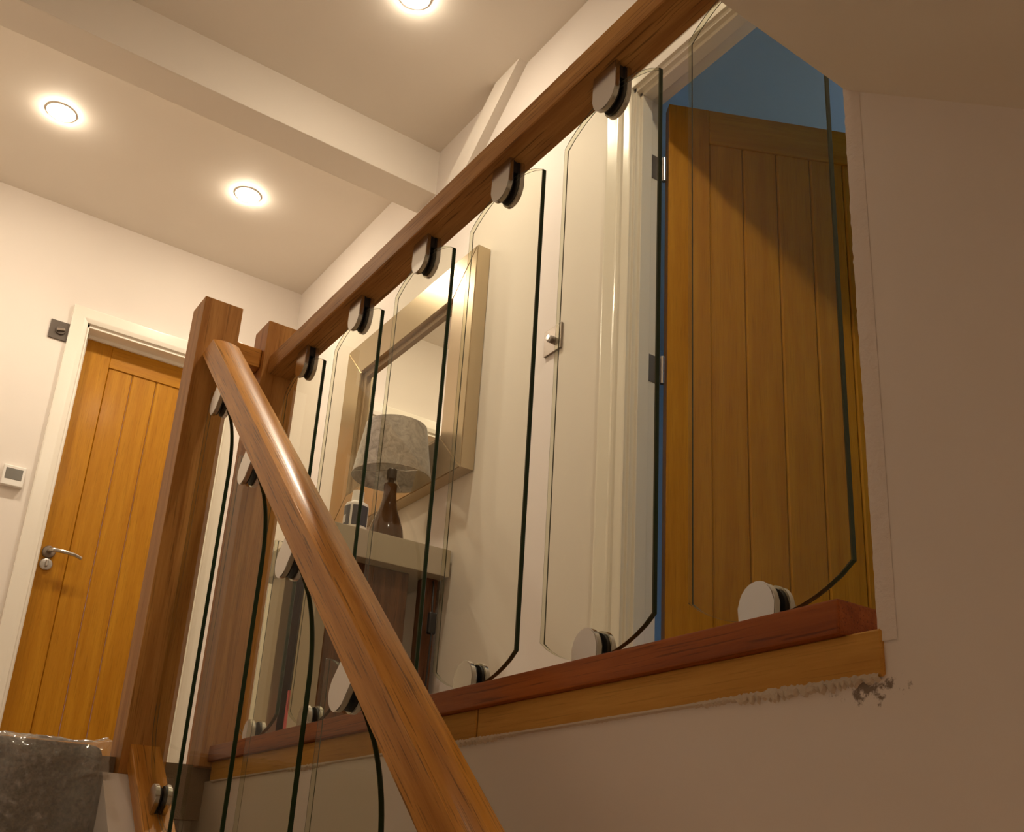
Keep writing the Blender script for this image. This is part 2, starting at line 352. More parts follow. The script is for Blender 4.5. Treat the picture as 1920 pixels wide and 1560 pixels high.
# ---------------------------------------------------------------- doors
def door_leaf(rt, width, height, nb, stile, top, bottom, th=0.04):
    """leaf in local coords: x along the width from the hinge/left edge, y = thickness behind the visible face, z up"""
    for x0 in (0, width - stile):
        bm = bmesh.new(); b_box(bm, x0, x0 + stile, 0, th, 0, height, 0.002); mesh_obj('stile', bm, door_oak[2], rt)
    for z0, z1 in ((0, bottom), (height - top, height)):
        bm = bmesh.new(); b_box(bm, stile, width - stile, 0.0002, th - 0.0002, z0, z1, 0.002); mesh_obj('rail', bm, door_oak[0], rt)
    bw = (width - 2 * stile) / nb; first = None
    for k in range(nb):
        if first is None:
            bm = bmesh.new(); b_box(bm, 0.0006, bw - 0.0006, 0.006, th - 0.006, 0, height - top - bottom)
            bmesh.ops.bevel(bm, geom=[e for e in bm.edges if abs(e.verts[0].co.x - e.verts[1].co.x) < 1e-6 and abs(e.verts[0].co.y - e.verts[1].co.y) < 1e-6], offset=0.0045, segments=1, affect='EDGES')
            first = mesh_obj('board', bm, door_oak[2], rt, (stile, 0, bottom))
        else: copy_part(first, rt, (stile + k * bw, 0, bottom))
def handle(rt, x, z, side=1):
    """lever on a rosette with a thumb-turn rosette beneath, standing off the visible face (-y)"""
    h = bpy.data.objects.new('handle', None); h.location = (x, 0, z); link(h, rt)
    bm = bmesh.new(); b_lathe(bm, [(0.0255, 0), (0.0255, 0.006), (0.022, 0.010), (0.010, 0.011)], 32); o = mesh_obj('rosette', bm, steel_dark, h, smooth=40); o.rotation_euler.x = math.pi / 2
    bm = bmesh.new(); pts = [(0, -0.010, 0), (0, -0.045, 0), (0.010 * side, -0.055, 0), (0.05 * side, -0.056, -0.001), (0.09 * side, -0.054, -0.005), (0.118 * side, -0.047, -0.012)]
    b_tube(bm, pts, [0.010, 0.010, 0.0095, 0.0085, 0.008, 0.0075], 14); mesh_obj('lever', bm, steel, h, smooth=50)
    h2 = bpy.data.objects.new('thumb_turn', None); h2.location = (x, 0, z - 0.052); link(h2, rt)
    bm = bmesh.new(); b_lathe(bm, [(0.0255, 0), (0.0255, 0.006), (0.022, 0.010), (0.008, 0.011)], 32); o = mesh_obj('rosette', bm, steel, h2, smooth=40); o.rotation_euler.x = math.pi / 2
    bm = bmesh.new(); b_box(bm, -0.005, 0.005, -0.03, -0.01, -0.013, 0.013, 0.003, 2); mesh_obj('turn_knob', bm, steel, h2, smooth=40)

# closed far door: face looks towards the camera (+x in Blender)
RC = 0.08; d1o = B(XF + RC, D1A, FZ + 0.006)
door1 = root('door_1', 'closed golden oak boarded door in white frame at the far end', None, d1o, kind='structure', rot=math.pi / 2)
# local x = +y world, local y = -x world (away from the viewer)
W1 = D1B - D1A
door_leaf(door1, W1, 1.985, 3, 0.12, 0.12, 0.2)
handle(door1, 0.045, 0.99)
def d1box(name, u0, u1, v0, v1, z0, z1, mat=gloss_white, bev=0.004):
    bm = bmesh.new(); b_box(bm, u0, u1, v0, v1, z0, z1, bev, 2); return mesh_obj(name, bm, mat, door1, smooth=40)
HT = D1T - FZ - 0.006
d1box('lining', -0.028, -0.002, -RC - 0.002, 0.04, -0.006, HT, bev=0.001); d1box('lining', W1 + 0.002, W1 + 0.028, -RC - 0.002, 0.04, -0.006, HT, bev=0.001)
d1box('lining_head', -0.028, W1 + 0.028, -RC - 0.002, 0.04, HT - 0.016, HT + 0.006, bev=0.001)
d1box('door_stop', -0.003, 0.012, -0.014, -0.001, -0.006, HT - 0.016, bev=0.001); d1box('door_stop', -0.003, W1, -0.014, -0.001, HT - 0.03, HT - 0.015, bev=0.001)
def arch_profile(s):       # across the face (u) and out from the wall (v)
    return [(0, 0), (0, -0.016), (0.006 * s, -0.0185), (0.045 * s, -0.0185), (0.05 * s, -0.0165), (0.056 * s, -0.0155), (0.066 * s, -0.012), (0.066 * s, 0)]
def arch_piece(name, s, off, z0, z1):
    bm = bmesh.new(); b_prism(bm, [(off + u, v - RC) for u, v in arch_profile(s)], 2, z0, z1)
    return mesh_obj(name, bm, gloss_white, door1, smooth=25)
# outer edge profile first, so s runs inwards
arch_piece('architrave', 1, -0.066 + 0.002 - 0.015, -0.006, HT + 0.066); arch_piece('architrave', -1, W1 + 0.066 - 0.002 + 0.015, -0.006, HT + 0.066)
bm = bmesh.new(); b_prism(bm, [(v - RC - 0.0002, HT + 0.066 - u) for u, v in arch_profile(1)], 0, -0.0785, W1 + 0.0785); mesh_obj('architrave_head', bm, gloss_white, door1, smooth=25)

# open near door, swung into the blue room
ang = math.atan2(0.893, 0.45)            # leaf direction in Blender: (+0.45, +0.893)
d2o = B(1.819, 1.629, FZ + 0.008)
door2 = root('door_2', 'open golden oak boarded door swung into the blue room', None, d2o, kind='structure', rot=ang)
# visible face looks towards +x (camera) : local -y side
door_leaf(door2, 0.762, 1.965, 5, 0.122, 0.12, 0.2)
def rel2(o): return o
# frame of the near doorway stays with the wall
tr2 = root('trim_2', 'white gloss door frame around the blue room doorway', None, B(D2A, Y3, FZ), kind='structure')
def t2(name, X, Y, Z, bev=0.0015, mat=gloss_white):
    return wbox(name, X, Y, Z, mat, tr2, bev, 1, B(D2A, Y3, FZ), smooth=40)
t2('lining', (1.836, D2A), (Y3 - 0.002, Y3 + 0.092), (FZ, D2T)); t2('lining', (D2B, D2B + 0.026), (Y3 - 0.002, Y3 + 0.092), (FZ, D2T)); t2('lining_head', (D2B, D2A), (Y3 - 0.002, Y3 + 0.092), (D2T - 0.026, D2T))
t2('door_stop', (1.824, 1.837), (Y3 + 0.012, Y3 + 0.05), (FZ, D2T - 0.026)); t2('door_stop', (D2B + 0.02, 1.837), (Y3 + 0.012, Y3 + 0.05), (D2T - 0.038, D2T - 0.025))
def arch2(name, pts, axis, d0, d1):
    o = B(D2A, Y3, FZ); bm = bmesh.new(); b_prism(bm, pts, axis, d0, d1); return mesh_obj(name, bm, gloss_white, tr2, smooth=25)
# profile: u from inner edge outwards (local x negative = away), v into the landing (local y negative)
prof2 = [(0, 0), (0, -0.012), (0.008, -0.014), (0.030, -0.015), (0.034, -0.019), (0.042, -0.021), (0.050, -0.0185), (0.056, -0.0185), (0.090, -0.022), (0.100, -0.021), (0.104, -0.016), (0.104, 0)]
arch2('architrave', [(-0.004 - u + 0.02, v) for u, v in prof2], 2, 0, D2T - FZ + 0.085)
arch2('architrave', [(D2A - D2B + 0.004 + u - 0.02, v) for u, v in prof2], 2, 0, D2T - FZ + 0.085)
arch2('architrave_head', [(v * 0.98, D2T - FZ - 0.012 + u * 0.93) for u, v in prof2], 0, -0.087, D2A - D2B + 0.087)
for zh in (1.945, 1.30, 0.45):
    h = bpy.data.objects.new('hinge', None); h.location = B(1.838, 1.604, zh) - B(D2A, Y3, FZ); link(h, tr2)
    bm = bmesh.new(); b_tube(bm, [(0.012, 0.014, -0.04), (0.012, 0.014, 0.04)], 0.0065, 14); mesh_obj('knuckle', bm, steel, h, smooth=40)
    bm = bmesh.new(); b_box(bm, -0.001, 0.0035, -0.045, 0.006, -0.04, 0.04, 0.0005); mesh_obj('hinge_plate', bm, steel_dark, h)

# ---------------------------------------------------------------- timber trim under the base rail
trim3 = root('trim_3', 'rough pine strip under the landing base rail', None, B(1.36, YW, 0.176), kind='structure')
for X in ((XJ - 0.002, 1.155), (1.159, 2.19)): wbox('timber', X, (YW - 0.004, YW + 0.05), (0.176, 0.216), pine, trim3, 0.0018, 1, B(1.36, YW, 0.176))
# ragged plaster left along the lower edge of the timber
bm = bmesh.new(); prev = None; n = 700
for i in range(n + 1):
    X = XJ + 0.002 + (2.18 - XJ) * i / n
    amp = 0.5 + 0.5 * math.sin(i * 0.041) * math.sin(i * 0.0137 + 1)
    amp = max(0.0, amp - 0.35) * 1.6 + (0.5 if X < 0.75 else 0); a = 0.176 + 0.0008 * amp + random.uniform(-0.0008, 0.001) * amp; bb = 0.176 - 0.0004 - 0.0055 * random.random() * amp
    out = 0.0043 + 0.0016 * random.random() * amp
    r_ = [bm.verts.new(B(X, YW - 0.0042, a + 0.002)), bm.verts.new(B(X, YW - out, (a * 0.6 + bb * 0.4))), bm.verts.new(B(X, YW - out * 0.75, bb)), bm.verts.new(B(X, YW + 0.002, bb - 0.002))]
    if prev:
        for k in range(3): bm.faces.new((prev[k], prev[k + 1], r_[k + 1], r_[k]))
    prev = r_
rp = mesh_obj('ragged_plaster', bm, rough_plaster, trim3); rp.location = -B(1.36, YW, 0.176)

# ================================================================ balustrade
# newel posts
N0, N1 = 2.1944, 2.2844
def newel(name, label, y0, z0, z1):
    o = B((N0 + N1) / 2, y0 + 0.045, z0); bm = bmesh.new(); b_box(bm, -0.045, 0.045, -0.045, 0.045, 0, z1 - z0, 0.0022, 2)
    ob = mesh_obj(name, bm, newel_oak, None, o, smooth=40); return tag(ob, label, 'newel post', 'oak newel posts at the top of the stairs')
newel('newel_post', 'square oak newel post that holds the top of the sloping stair handrail', 0.5292, 0.176, 1.2614)
newel('newel_post', 'square oak newel post at the far end of the landing handrail', 0.6845, 0.205, 1.256)
def section(bm, half_w, h, length, dome=0.004, bev=0.004):
    """handrail section extruded along local +x; top gently domed, bottom at z=0"""
    pts = [(-half_w + 0.002, 0), (half_w - 0.002, 0), (half_w, 0.002), (half_w, h - dome - bev)]
    for i in range(1, 5): a = math.pi / 2 * i / 5; pts.append((half_w - bev + bev * math.cos(a), h - dome - bev + bev * math.sin(a)))
    k = 8; hw = half_w - bev
    for i in range(k + 1): t_ = 1 - 2 * i / k; pts.append((t_ * hw, h - dome * t_ * t_))
    for i in range(1, 5): a = math.pi / 2 * (1 + i / 5); pts.append((-half_w + bev + bev * math.cos(a), h - dome - bev + bev * math.sin(a)))
    pts += [(-half_w, h - dome - bev), (-half_w, 0.002)]
    return b_prism(bm, pts, 0, 0, length)
# landing handrail, straight, plus the short link between the newels
bm = bmesh.new(); section(bm, 0.0298, 0.051, N0 - XJ, 0.004, 0.002)
o = mesh_obj('landing_handrail', bm, rail_oak, None, B(N0, 0.7295, 1.118), smooth=30); tag(o, 'long level oak handrail above the landing glass panels', 'handrail')
bm = bmesh.new(); b_box(bm, -0.029, 0.029, 0.6192 - 0.652, 0.6845 - 0.652, 0, 0.05, 0.002, 1)
o = mesh_obj('linking_handrail', bm, oak[1], None, B(2.24, 0.652, 1.132), smooth=40); tag(o, 'short oak rail joining the two newel posts', 'handrail')
# stair handrail
SL = 0.8845; SA = math.atan(SL); CS = math.cos(SA)
LEN = (N0 - 0.35) / CS
bm = bmesh.new(); section(bm, 0.0298, 0.0605, LEN + 0.06, 0.0058, 0.0014)
# cut the upper end plumb against the newel
bmesh.ops.bisect_plane(bm, geom=bm.verts[:] + bm.edges[:] + bm.faces[:], plane_co=(0.06, 0, 0), plane_no=(-CS, 0, math.sin(SA)), clear_outer=True)
bmesh.ops.holes_fill(bm, edges=[e for e in bm.edges if e.is_boundary])
hr = mesh_obj('stair_handrail', bm, oak[0], None, smooth=16)
top = B(N0, 0.574, 1.1112)
hr.rotation_euler = (0, SA, 0); hr.location = top - Matrix.Rotation(SA, 3, 'Y') @ Vector((0.06, 0, 0))
tag(hr, 'smooth sloping oak stair handrail crossing the front of the view', 'handrail')
# base rails
bm = bmesh.new(); b_box(bm, 0, N0 - 0.558, -0.0298, 0.0298, 0, 0.032, 0.003, 2)
o = mesh_obj('landing_base_rail', bm, base_oak, None, B(N0, 0.7295, 0.2155), smooth=40); tag(o, 'reddish oak base rail along the landing edge under the glass', 'base rail')
bm = bmesh.new(); b_box(bm, 0, LEN, -0.0298, 0.0298, -0.036, 0, 0.002, 1)
o = mesh_obj('stair_base_rail', bm, oak[0], None, B(N0, 0.574, 0.236), smooth=40); o.rotation_euler = (0, SA, 0); tag(o, 'sloping oak base rail down the side of the stairs', 'base rail')

# glass panels ----------------------------------------------------
GW, GT = 0.2153, 0.0076
def pane_outline(zb, zt, sag, shear, w, n=14):
    pts = []
    R = ((w / 2) ** 2 + sag ** 2) / (2 * sag)
    def arc(x): return math.sqrt(R * R - (x - w / 2) ** 2) - (R - sag)
    for i in range(n + 1):
        x = w * i / n; pts.append((x, zb - arc(x) + shear * (x - w / 2)))
    for i in range(n + 1):
        x = w * (1 - i / n); pts.append((x, zt + arc(x) + shear * (x - w / 2)))
    return pts
def fillet(pts, idx, d):
    """round one corner of a closed outline, starting d along each side"""
    n = len(pts); P = Vector(pts[idx]); out = []
    def walk(step):
        acc = 0; i = idx; used = []
        while True:
            a = Vector(pts[i % n]); b = Vector(pts[(i + step) % n]); L = (b - a).length
            if acc + L >= d: return a.lerp(b, (d - acc) / L), used
            acc += L; i += step; used.append(i % n)
    A, ua = walk(-1); Bq, ub = walk(1); drop = set(ua) | set(ub) | {idx}
    curve = [((1 - t) ** 2 * A + 2 * t * (1 - t) * P + t * t * Bq) for t in [k / 9 for k in range(10)]]
    for i in range(n):
        if i == idx: out += [tuple(c) for c in curve]
        elif i not in drop: out.append(pts[i])
    return out
def make_pane(parent, zb, zt, sag, shear, n=14):
    # local x: 0 at the near edge; measured X grows away so Blender local x is negative
    bm = bmesh.new(); pts = [(-x, z) for x, z in pane_outline(zb, zt, sag, shear, GW, n)]
    if shear: pts = fillet(pts, 2 * n + 1, 0.075); pts = fillet(pts, n, 0.075)
    b_prism(bm, pts, 1, 0, GT, 1, 0)
    bmesh.ops.bevel(bm, geom=[e for e in bm.edges if len({f.material_index for f in e.link_faces}) == 2], offset=0.0011, segments=1, affect='EDGES', material=2)
    return mesh_obj('pane', bm, [glass, glass_edge, glass_arris], parent)
def d_plate(h, r, n=14):
    """outline: straight foot at z=0, rounded free end at z=h"""
    pts = [(r, 0)]
    for i in range(n + 1):
        a = math.pi * i / n; pts.append((r * math.cos(a), h - r + r * math.sin(a)))
    pts.append((-r, 0)); return pts
def make_clamp(parent, h, r, at, tilt, flip):
    c = bpy.data.objects.new('clamp', None); c.location = at; link(c, parent)
    c.rotation_euler = (0, tilt + (math.pi if flip else 0), 0)
    g = GT / 2 + 0.003; th = 0.0085
    def plate(y0, y1, hh, rr, mat, nm, bev):
        bm = bmesh.new(); b_prism(bm, d_plate(hh, rr), 1, y0, y1)
        if bev: bmesh.ops.bevel(bm, geom=[e for e in bm.edges if abs(e.verts[0].co.y - e.verts[1].co.y) < 1e-6], offset=bev, segments=2, affect='EDGES')
        return mesh_obj(nm, bm, mat, c, smooth=35)
    plate(-g - th, -g, h, r, steel, 'front_plate', 0.0012); plate(g, g + th, h, r, steel, 'back_plate', 0.0012)
    plate(-g, -GT / 2, h - 0.003, r - 0.003, rubber, 'gasket', 0); plate(GT / 2, g, h - 0.003, r - 0.003, rubber, 'gasket', 0)
    if flip is not None:
        bm = bmesh.new(); b_box(bm, -r + 0.004, r - 0.004, -g, g, 0, 0.010 if not flip else 0.022, 0.001); mesh_obj('foot_block', bm, rubber, c)
    return c
def clone_tree(src, parent, loc):
    c = src.copy(); COL.objects.link(c); c.parent = parent
    if loc is not None: c.location = loc
    for ch in src.children: clone_tree(ch, c, None)
    return c
land_labels = ['clear glass landing panel nearest the plaster wall, in front of the open oak door',
    'clear glass landing panel overlapping the white door frame, second from the plaster wall',
    'clear glass landing panel in front of the bare wall left of the light switch',
    'clear glass landing panel in front of the right side of the mirror',
    'clear glass landing panel in front of the lamp and the left side of the mirror',
    'clear glass landing panel beside the far newel post, farthest along the landing']
proto = None
for k in range(6):
    xn = 0.5605 + 0.27152 * k; loc = B(xn, 0.7264, 0.2475)
    r_ = root('glass_panel', land_labels[k], 'glass panel', loc, 'glass panels of the landing balustrade')
    if proto is None:
        make_pane(r_, 0.2886 - 0.2475, 1.0493 - 0.2475, 0.036, 0.0)
        c0 = make_clamp(r_, 0.041, 0.0238, (-GW / 2, GT / 2, 0.0), 0, False); c1 = make_clamp(r_, 0.070, 0.0262, (-GW / 2, GT / 2, 1.118 - 0.2475), 0, True)
        proto = r_
    else:
        for ch in proto.children: clone_tree(ch, r_, ch.location.copy())
stair_labels = ['clear glass stair panel hanging at the top of the flight beside the near newel post',
    'clear glass stair panel second from the top, in front of the far newel post',
    'clear glass stair panel third from the top, in front of the table legs',
    'clear glass stair panel fourth from the top, at the bottom edge of view',
    'clear glass stair panel lowest on the flight, hidden behind the handrail']
proto = None
for k in range(5):
    xn = 1.945 - 0.272 * k; xc = xn + GW / 2
    zbase = 0.236 - SL * (N0 - xc); ztop = 1.1112 - SL * (N0 - xc)
    r_ = root('glass_panel', stair_labels[k], 'glass panel', B(xn, 0.574 - GT / 2, zbase), 'glass panels of the stair balustrade')
    if proto is None:
        make_pane(r_, 0.042, ztop - zbase - 0.071, 0.034, SL, 18)
        make_clamp(r_, 0.047, 0.0238, (-GW / 2, GT / 2, 0.0), SA, False); make_clamp(r_, 0.072, 0.0262, (-GW / 2, GT / 2, ztop - zbase), SA, True)
        proto = r_
    else:
        for ch in proto.children: clone_tree(ch, r_, ch.location.copy())

# ================================================================ stairs
st = root('staircase', 'carpeted stair flight rising to the landing', 'stairs', B(N0, 0.02, FZ))
so = B(N0, 0.02, FZ)
for k in range(13):
    xt = N0 - 0.0 - 0.249 * k; zt = FZ - 0.2203 * k
    if k == 0: xa, xb, zz = xt - 0.012, xt + 0.06, 0.226
    else: xa, xb, zz = xt - 0.02, xt + 0.26, zt + 0.01
    bm = bmesh.new(); a = B(xb, YL + 0.005, zz - 0.235) - so; c = B(xa, 0.498, zz) - so
    b_box(bm, a.x, c.x, a.y, c.y, a.z, c.z, 0.028 if k == 0 else 0.016, 5)
    mesh_obj('carpeted_step', bm, carpet, st, smooth=50)
# white painted string beside the carpet, following the pitch
bm = bmesh.new()
b_prism(bm, [(-0.085, 0.176 - FZ)] + [(0.0, 0.176 - FZ), (N0, 0.176 - FZ - SL * N0)] + [(N0, 0.176 - FZ - SL * N0 - 0.32), (0.0, 0.176 - FZ - 0.34), (-0.085, 0.176 - FZ - 0.34)], 1, 0.5005 - 0.02, 0.604 - 0.02)
bmesh.ops.triangulate(bm, faces=[f for f in bm.faces if len(f.verts) > 4])
mesh_obj('string', bm, wall_paint, st)
# crumpled clear film stretched over the top step
from mathutils import noise as mn
bm = bmesh.new(); nu, nv = 260, 110; grid = []
for i in range(nu + 1):
    row = []; y = YL + 0.02 + (0.506 - YL - 0.02) * i / nu
    for j in range(nv + 1):
        s = j / nv; L = 0.30 * s          # path: back along the top, round the nosing, down the riser
        r0 = 0.029; arc = r0 * math.pi / 2
        if L < 0.035: X, Z, nx, nz = 2.246 - L, 0.2275, 0, 1
        elif L < 0.035 + arc:
            a = (L - 0.035) / r0; X, Z, nx, nz = 2.211 - r0 * math.sin(a), 0.2275 - r0 + r0 * math.cos(a), -math.sin(a), math.cos(a)
        else: X, Z, nx, nz = 2.211 - r0, 0.2275 - r0 - (L - 0.035 - arc), -1, 0
        r1 = 1 - abs(mn.noise(Vector((y * 16 + L * 9, L * 26 - y * 5, 0.3)))) ** 0.7; r2 = 1 - abs(mn.noise(Vector((y * 42 - L * 20, L * 55 + y * 12, 4.0)))) ** 0.7
        r3 = abs(mn.noise(Vector((y * 110, L * 120, 7.0))))
        edge = max(0, (i / nu - 0.92) / 0.08); band = math.exp(-((L - 0.06) / 0.05) ** 2)
        off = 0.0012 + (0.0022 + 0.0035 * band) * r1 * r1 + (0.0012 + 0.0022 * band) * r2 + 0.0012 * r3 + 0.008 * edge * abs(mn.noise(Vector((3, L * 60, 5))))
        zz = Z + nz * off + (0.010 * edge * edge * (1 if nz > 0.3 else 0))
        row.append(bm.verts.new(B(X + nx * off, y + 0.003 * edge * mn.noise(Vector((1, L * 45, 9))), zz)))
    grid.append(row)
for i in range(nu):
    for j in range(nv): bm.faces.new((grid[i][j], grid[i + 1][j], grid[i + 1][j + 1], grid[i][j + 1]))
o = mesh_obj('plastic_film', bm, film, smooth=60); tag(o, 'crumpled clear protective film over the carpeted top step', 'plastic film')

# ================================================================ things on the far wall
t0 = B(XF, 0.507, 2.143)
sw = root('isolator_switch', 'square bronze switch plate high on the wall beside the far door', 'switch', t0)
bm = bmesh.new(); b_box(bm, 0, 0.006, -0.043, 0.043, -0.043, 0.043, 0.0018, 2); mesh_obj('plate', bm, bronze, sw, smooth=40)
bm = bmesh.new(); b_lathe(bm, [(0.021, 0.0055), (0.021, 0.010), (0.019, 0.012), (0.012, 0.0125)], 32); o = mesh_obj('round_insert', bm, bronze, sw, smooth=40); o.rotation_euler.y = math.pi / 2
bm = bmesh.new(); b_box(bm, 0.010, 0.019, -0.016, 0.016, -0.0055, 0.0055, 0.002, 2); o = mesh_obj('toggle', bm, steel_dark, sw, smooth=40); o.rotation_euler.x = 0.25
t0 = B(XF, 0.462, 1.457)
th = root('thermostat', 'white thermostat box with a grey screen on the far wall', 'thermostat', t0)
bm = bmesh.new(); b_box(bm, 0, 0.024, -0.0405, 0.0405, -0.0425, 0.0425, 0.004, 3); mesh_obj('case', bm, white_plastic, th, smooth=40)
bm = bmesh.new(); b_box(bm, 0.0225, 0.0248, -0.031, 0.031, -0.0165, 0.030, 0.001); mesh_obj('screen', bm, screen, th)
# light switch on the mirror wall
t0 = B(2.194, Y3, 1.512)
ls = root('light_switch', 'square polished switch plate with a dimmer knob beside the white door frame', 'switch', t0)
bm = bmesh.new(); b_box(bm, -0.0425, 0.0425, -0.007, 0, -0.0425, 0.0425, 0.002, 2); mesh_obj('plate', bm, steel_dark, ls, smooth=40)
bm = bmesh.new(); b_lathe(bm, [(0.0115, 0.006), (0.0115, 0.022), (0.0095, 0.0245), (0.004, 0.025)], 28); o = mesh_obj('dimmer_knob', bm, steel, ls, smooth=40); o.rotation_euler.x = math.pi / 2

# ================================================================ mirror
MX0, MX1, MZ0, MZ1, FW = 2.60, 3.60, 1.222, 2.038, 0.145
mo = B((MX0 + MX1) / 2, Y3, MZ0)
mr = root('wall_mirror', 'large rectangular mirror in a wide champagne frame above the table', 'mirror', mo)
W2, H2 = (MX1 - MX0) / 2, MZ1 - MZ0
def frame_bar(name, x0, x1, z0, z1, miter):
    bm = bmesh.new(); b_box(bm, x0, x1, -0.052, -0.002, z0, z1, 0.002); return mesh_obj(name, bm, frame_m, mr)
def mitred(name, pts):
    bm = bmesh.new(); b_prism(bm, pts, 1, -0.052, -0.002)
    bmesh.ops.bevel(bm, geom=[e for e in bm.edges if abs(e.verts[0].co.y - e.verts[1].co.y) < 1e-6 and e.verts[0].co.y < -0.05], offset=0.003, segments=2, affect='EDGES')
    return mesh_obj(name, bm, frame_m, mr, smooth=35)
mitred('frame_bar', [(-W2, 0), (W2, 0), (W2 - FW, FW), (-W2 + FW, FW)]); mitred('frame_bar', [(-W2, H2), (-W2 + FW, H2 - FW), (W2 - FW, H2 - FW), (W2, H2)])
mitred('frame_bar', [(-W2, 0), (-W2 + FW, FW), (-W2 + FW, H2 - FW), (-W2, H2)]); mitred('frame_bar', [(W2, 0), (W2, H2), (W2 - FW, H2 - FW), (W2 - FW, FW)])
i0 = FW - 0.001; st_ = 0.024
for a, b_, c, d_ in ((-W2 + i0, W2 - i0, i0, i0 + st_), (-W2 + i0, W2 - i0, H2 - i0 - st_, H2 - i0), (-W2 + i0, -W2 + i0 + st_, i0 + st_, H2 - i0 - st_), (W2 - i0 - st_, W2 - i0, i0 + st_, H2 - i0 - st_)):
    bm = bmesh.new(); b_box(bm, a, b_, -0.034, -0.002, c, d_); mesh_obj('inner_step', bm, frame_d, mr)
bm = bmesh.new(); b_box(bm, -W2 + i0 + st_, W2 - i0 - st_, -0.024, -0.004, i0 + st_, H2 - i0 - st_); mesh_obj('mirror_glass', bm, mirror_m, mr)

# ================================================================ console table and what stands on it
TX0, TX1, TY0, TY1, TZ = 2.687, 3.17, 1.095, 1.512, 0.977
to = B((TX0 + TX1) / 2, (TY0 + TY1) / 2, FZ)
tb = root('console_table', 'cream topped console table with dark side panels under the mirror', 'table', to)
def tbx(name, X, Y, Z, mat, bev=0.003): return wbox(name, X, Y, Z, mat, tb, bev, 2, to, smooth=40)
tbx('table_top', (TX0, TX1), (TY0, TY1), (0.888, TZ), cream, 0.004)
for X in ((2.73, 2.835), (3.0, 3.105)): tbx('leg', X, (TY0 + 0.015, TY0 + 0.05), (FZ, 0.888), cream)
for X in ((2.735, 2.785), (3.06, 3.11)): tbx('leg', X, (1.455, 1.50), (FZ, 0.888), walnut)
tbx('side_panel', (2.738, 2.756), (TY0 + 0.052, 1.40), (FZ + 0.08, 0.888), walnut); tbx('side_panel', (3.085, 3.10), (TY0 + 0.052, 1.40), (FZ + 0.08, 0.888), walnut)
tbx('lower_shelf', (2.757, 3.084), (TY0 + 0.055, 1.45), (FZ + 0.08, FZ + 0.10), walnut)
# lamp
lx, ly = 2.85, 1.36
lo_ = B(lx, ly, TZ)
lm = root('table_lamp', 'table lamp with a tapered grey fabric shade and brown glass base', 'lamp', lo_)
bm = bmesh.new(); b_lathe(bm, [(0.045, 0), (0.050, 0.006), (0.056, 0.030), (0.057, 0.05), (0.053, 0.075), (0.041, 0.11), (0.030, 0.14), (0.0235, 0.17), (0.021, 0.20), (0.0215, 0.224), (0.020, 0.228)], 40)
mesh_obj('lamp_base', bm, brown_glass, lm, smooth=50)
bm = bmesh.new(); b_lathe(bm, [(0.010, 0.226), (0.010, 0.244), (0.016, 0.246), (0.016, 0.276), (0.012, 0.282)], 28); mesh_obj('bulb_holder', bm, bronze, lm, smooth=40)
bm = bmesh.new(); prof = [(0.128, 0.250), (0.100, 0.432)]
b_lathe(bm, [(0.128, 0.250), (0.100, 0.432), (0.0985, 0.432), (0.1265, 0.250), (0.128, 0.250)], 56, caps=False); bmesh.ops.remove_doubles(bm, verts=bm.verts, dist=1e-5)
sh = mesh_obj('shade', bm, shade_m, lm, smooth=50)
bm = bmesh.new(); ringp = [(0.128 * math.cos(a), 0.128 * math.sin(a), 0.250) for a in [2 * math.pi * i / 64 for i in range(65)]]; b_tube(bm, ringp, 0.0016, 6); mesh_obj('shade_rim', bm, shade_m, sh, smooth=60)
bm = bmesh.new()
for a in (0.3, 0.3 + 2.094, 0.3 + 4.189): b_tube(bm, [(0.02 * math.cos(a), 0.02 * math.sin(a), 0.275), (0.06 * math.cos(a), 0.06 * math.sin(a), 0.262), (0.1268 * math.cos(a), 0.1268 * math.sin(a), 0.2525)], 0.0012, 6)
mesh_obj('shade_carrier', bm, steel, sh)
def loc_l(X, Y, Z): return B(X, Y, Z) - lo_
bm = bmesh.new(); b_tube(bm, [loc_l(2.80, 1.500, 0.90), loc_l(2.75, 1.49, 0.893), loc_l(2.715, 1.475, 0.86), loc_l(2.70, 1.468, 0.80), loc_l(2.684, 1.465, 0.70), loc_l(2.688, 1.462, 0.50), loc_l(2.70, 1.46, 0.32), loc_l(2.74, 1.45, FZ + 0.004)], 0.0032, 8)
cd = mesh_obj('cord', bm, black, lm, smooth=50)
bm = bmesh.new(); c_ = loc_l(2.690, 1.466, 0.735); b_box(bm, c_.x - 0.009, c_.x + 0.009, c_.y - 0.013, c_.y + 0.013, c_.z - 0.034, c_.z + 0.034, 0.006, 3); mesh_obj('inline_switch', bm, black, cd, smooth=50)
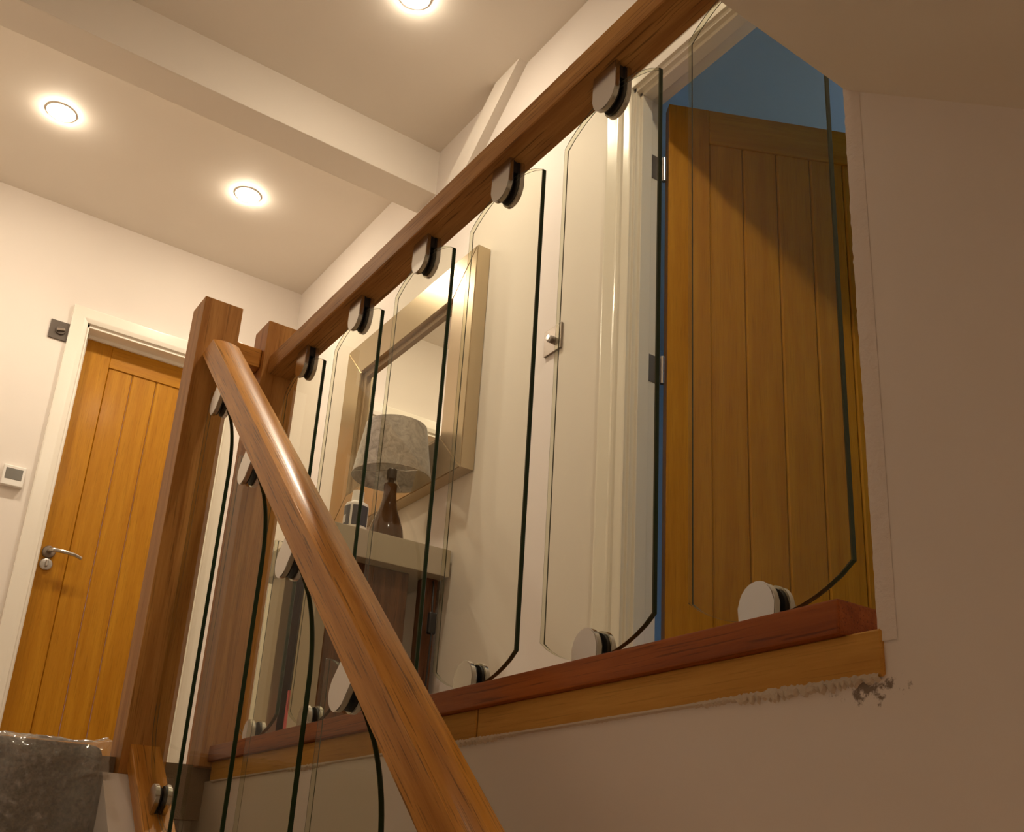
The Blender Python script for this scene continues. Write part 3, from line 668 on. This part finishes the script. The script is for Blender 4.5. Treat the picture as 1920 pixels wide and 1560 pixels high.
# bottle
bo = B(2.737, 1.203, TZ)
bt = root('lotion_bottle', 'white plastic bottle with a dark label beside the lamp', 'bottle', bo)
bm = bmesh.new(); b_lathe(bm, [(0.033, 0), (0.036, 0.004), (0.036, 0.078), (0.033, 0.086), (0.020, 0.093), (0.018, 0.095)], 36); mesh_obj('body', bm, white_plastic, bt, smooth=40)
bm = bmesh.new(); b_lathe(bm, [(0.0175, 0.094), (0.0185, 0.097), (0.0175, 0.128), (0.013, 0.130)], 32); mesh_obj('cap', bm, white_plastic, bt, smooth=40)
def label_wrap(a0, a1, z0, z1, r, mat, nm, par):
    bm = bmesh.new(); n = 20; A = []; 
    for i in range(n + 1):
        a = a0 + (a1 - a0) * i / n; A.append((bm.verts.new((r * math.cos(a), r * math.sin(a), z0)), bm.verts.new((r * math.cos(a), r * math.sin(a), z1)), bm.verts.new(((r - 0.001) * math.cos(a), (r - 0.001) * math.sin(a), z0)), bm.verts.new(((r - 0.001) * math.cos(a), (r - 0.001) * math.sin(a), z1))))
    for p, q in zip(A, A[1:]):
        bm.faces.new((p[0], q[0], q[1], p[1])); bm.faces.new((p[2], p[3], q[3], q[2])); bm.faces.new((p[1], q[1], q[3], p[3])); bm.faces.new((p[0], p[2], q[2], q[0]))
    return mesh_obj(nm, bm, mat, par, smooth=40)
lb = label_wrap(-2.35, -0.95, 0.012, 0.075, 0.0367, label_m, 'label', bt); label_wrap(-0.75, 0.75, 0.012, 0.075, 0.0367, label_m, 'label', bt)
label_wrap(-1.95, -1.35, 0.02, 0.045, 0.0371, label_w, 'label_print', lb)
# pink box under the table
bm = bmesh.new(); b_box(bm, -0.05, 0.05, -0.06, 0.06, 0, 0.215, 0.003, 2); o = mesh_obj('pink_box', bm, pink, None, B(2.945, 1.225, FZ + 0.10), smooth=40); o.rotation_euler.z = 0.1
tag(o, 'small pink box standing between the console table legs', 'box')

# ================================================================ ceiling downlights
def downlight(label, X, Y, Z=CEIL, k=1.0):
    r_ = root('downlight', label, 'ceiling light', B(X, Y, Z), 'recessed ceiling downlights')
    bm = bmesh.new(); b_lathe(bm, [(0.046, 0.0), (0.046, -0.004), (0.052, -0.0035), (0.054, 0.0)], 40, caps=False); mesh_obj('bezel', bm, gloss_white, r_, smooth=40)
    bm = bmesh.new(); pr = [(0.0458 * math.cos(a), -0.004 - 0.012 * math.sin(a)) for a in [math.pi / 2 * i / 8 for i in range(8)]]
    b_lathe(bm, pr + [(0.001, -0.016)], 36); mesh_obj('lens', bm, lamp_glow, r_, smooth=60)
    ld = bpy.data.lights.new('downlight_beam', 'SPOT'); ld.energy = LAMP_W * k; ld.color = LAMP_COL; ld.spot_size = math.radians(132); ld.spot_blend = 1.0; ld.shadow_soft_size = 0.03
    lo = bpy.data.objects.new('downlight_beam', ld); lo.location = (0, 0, -0.022); link(lo, r_)
    return r_
downlight('recessed ceiling downlight nearest the left edge of the view', 3.797, 0.264, k=0.75)
downlight('recessed ceiling downlight beyond the beam, above the newel posts', 3.824, 1.016, k=0.85)
downlight('recessed ceiling downlight on the near side of the beam at the top of the view', 2.442, 1.065)
downlight('recessed ceiling downlight over the landing outside the blue room door', 1.06, 1.04)
downlight('added unseen downlight in the lower hall ceiling near the foot of the stairs', -1.25, 0.24, LOWC, 1.4)  # unseen lamp added to brighten the stairwell wall and soffit by bounce
downlight('added unseen downlight in the lower hall ceiling farther from the stairs', -2.25, 0.24, LOWC, 1.4)  # second added lamp, out of view, for more bounce up the stairwell
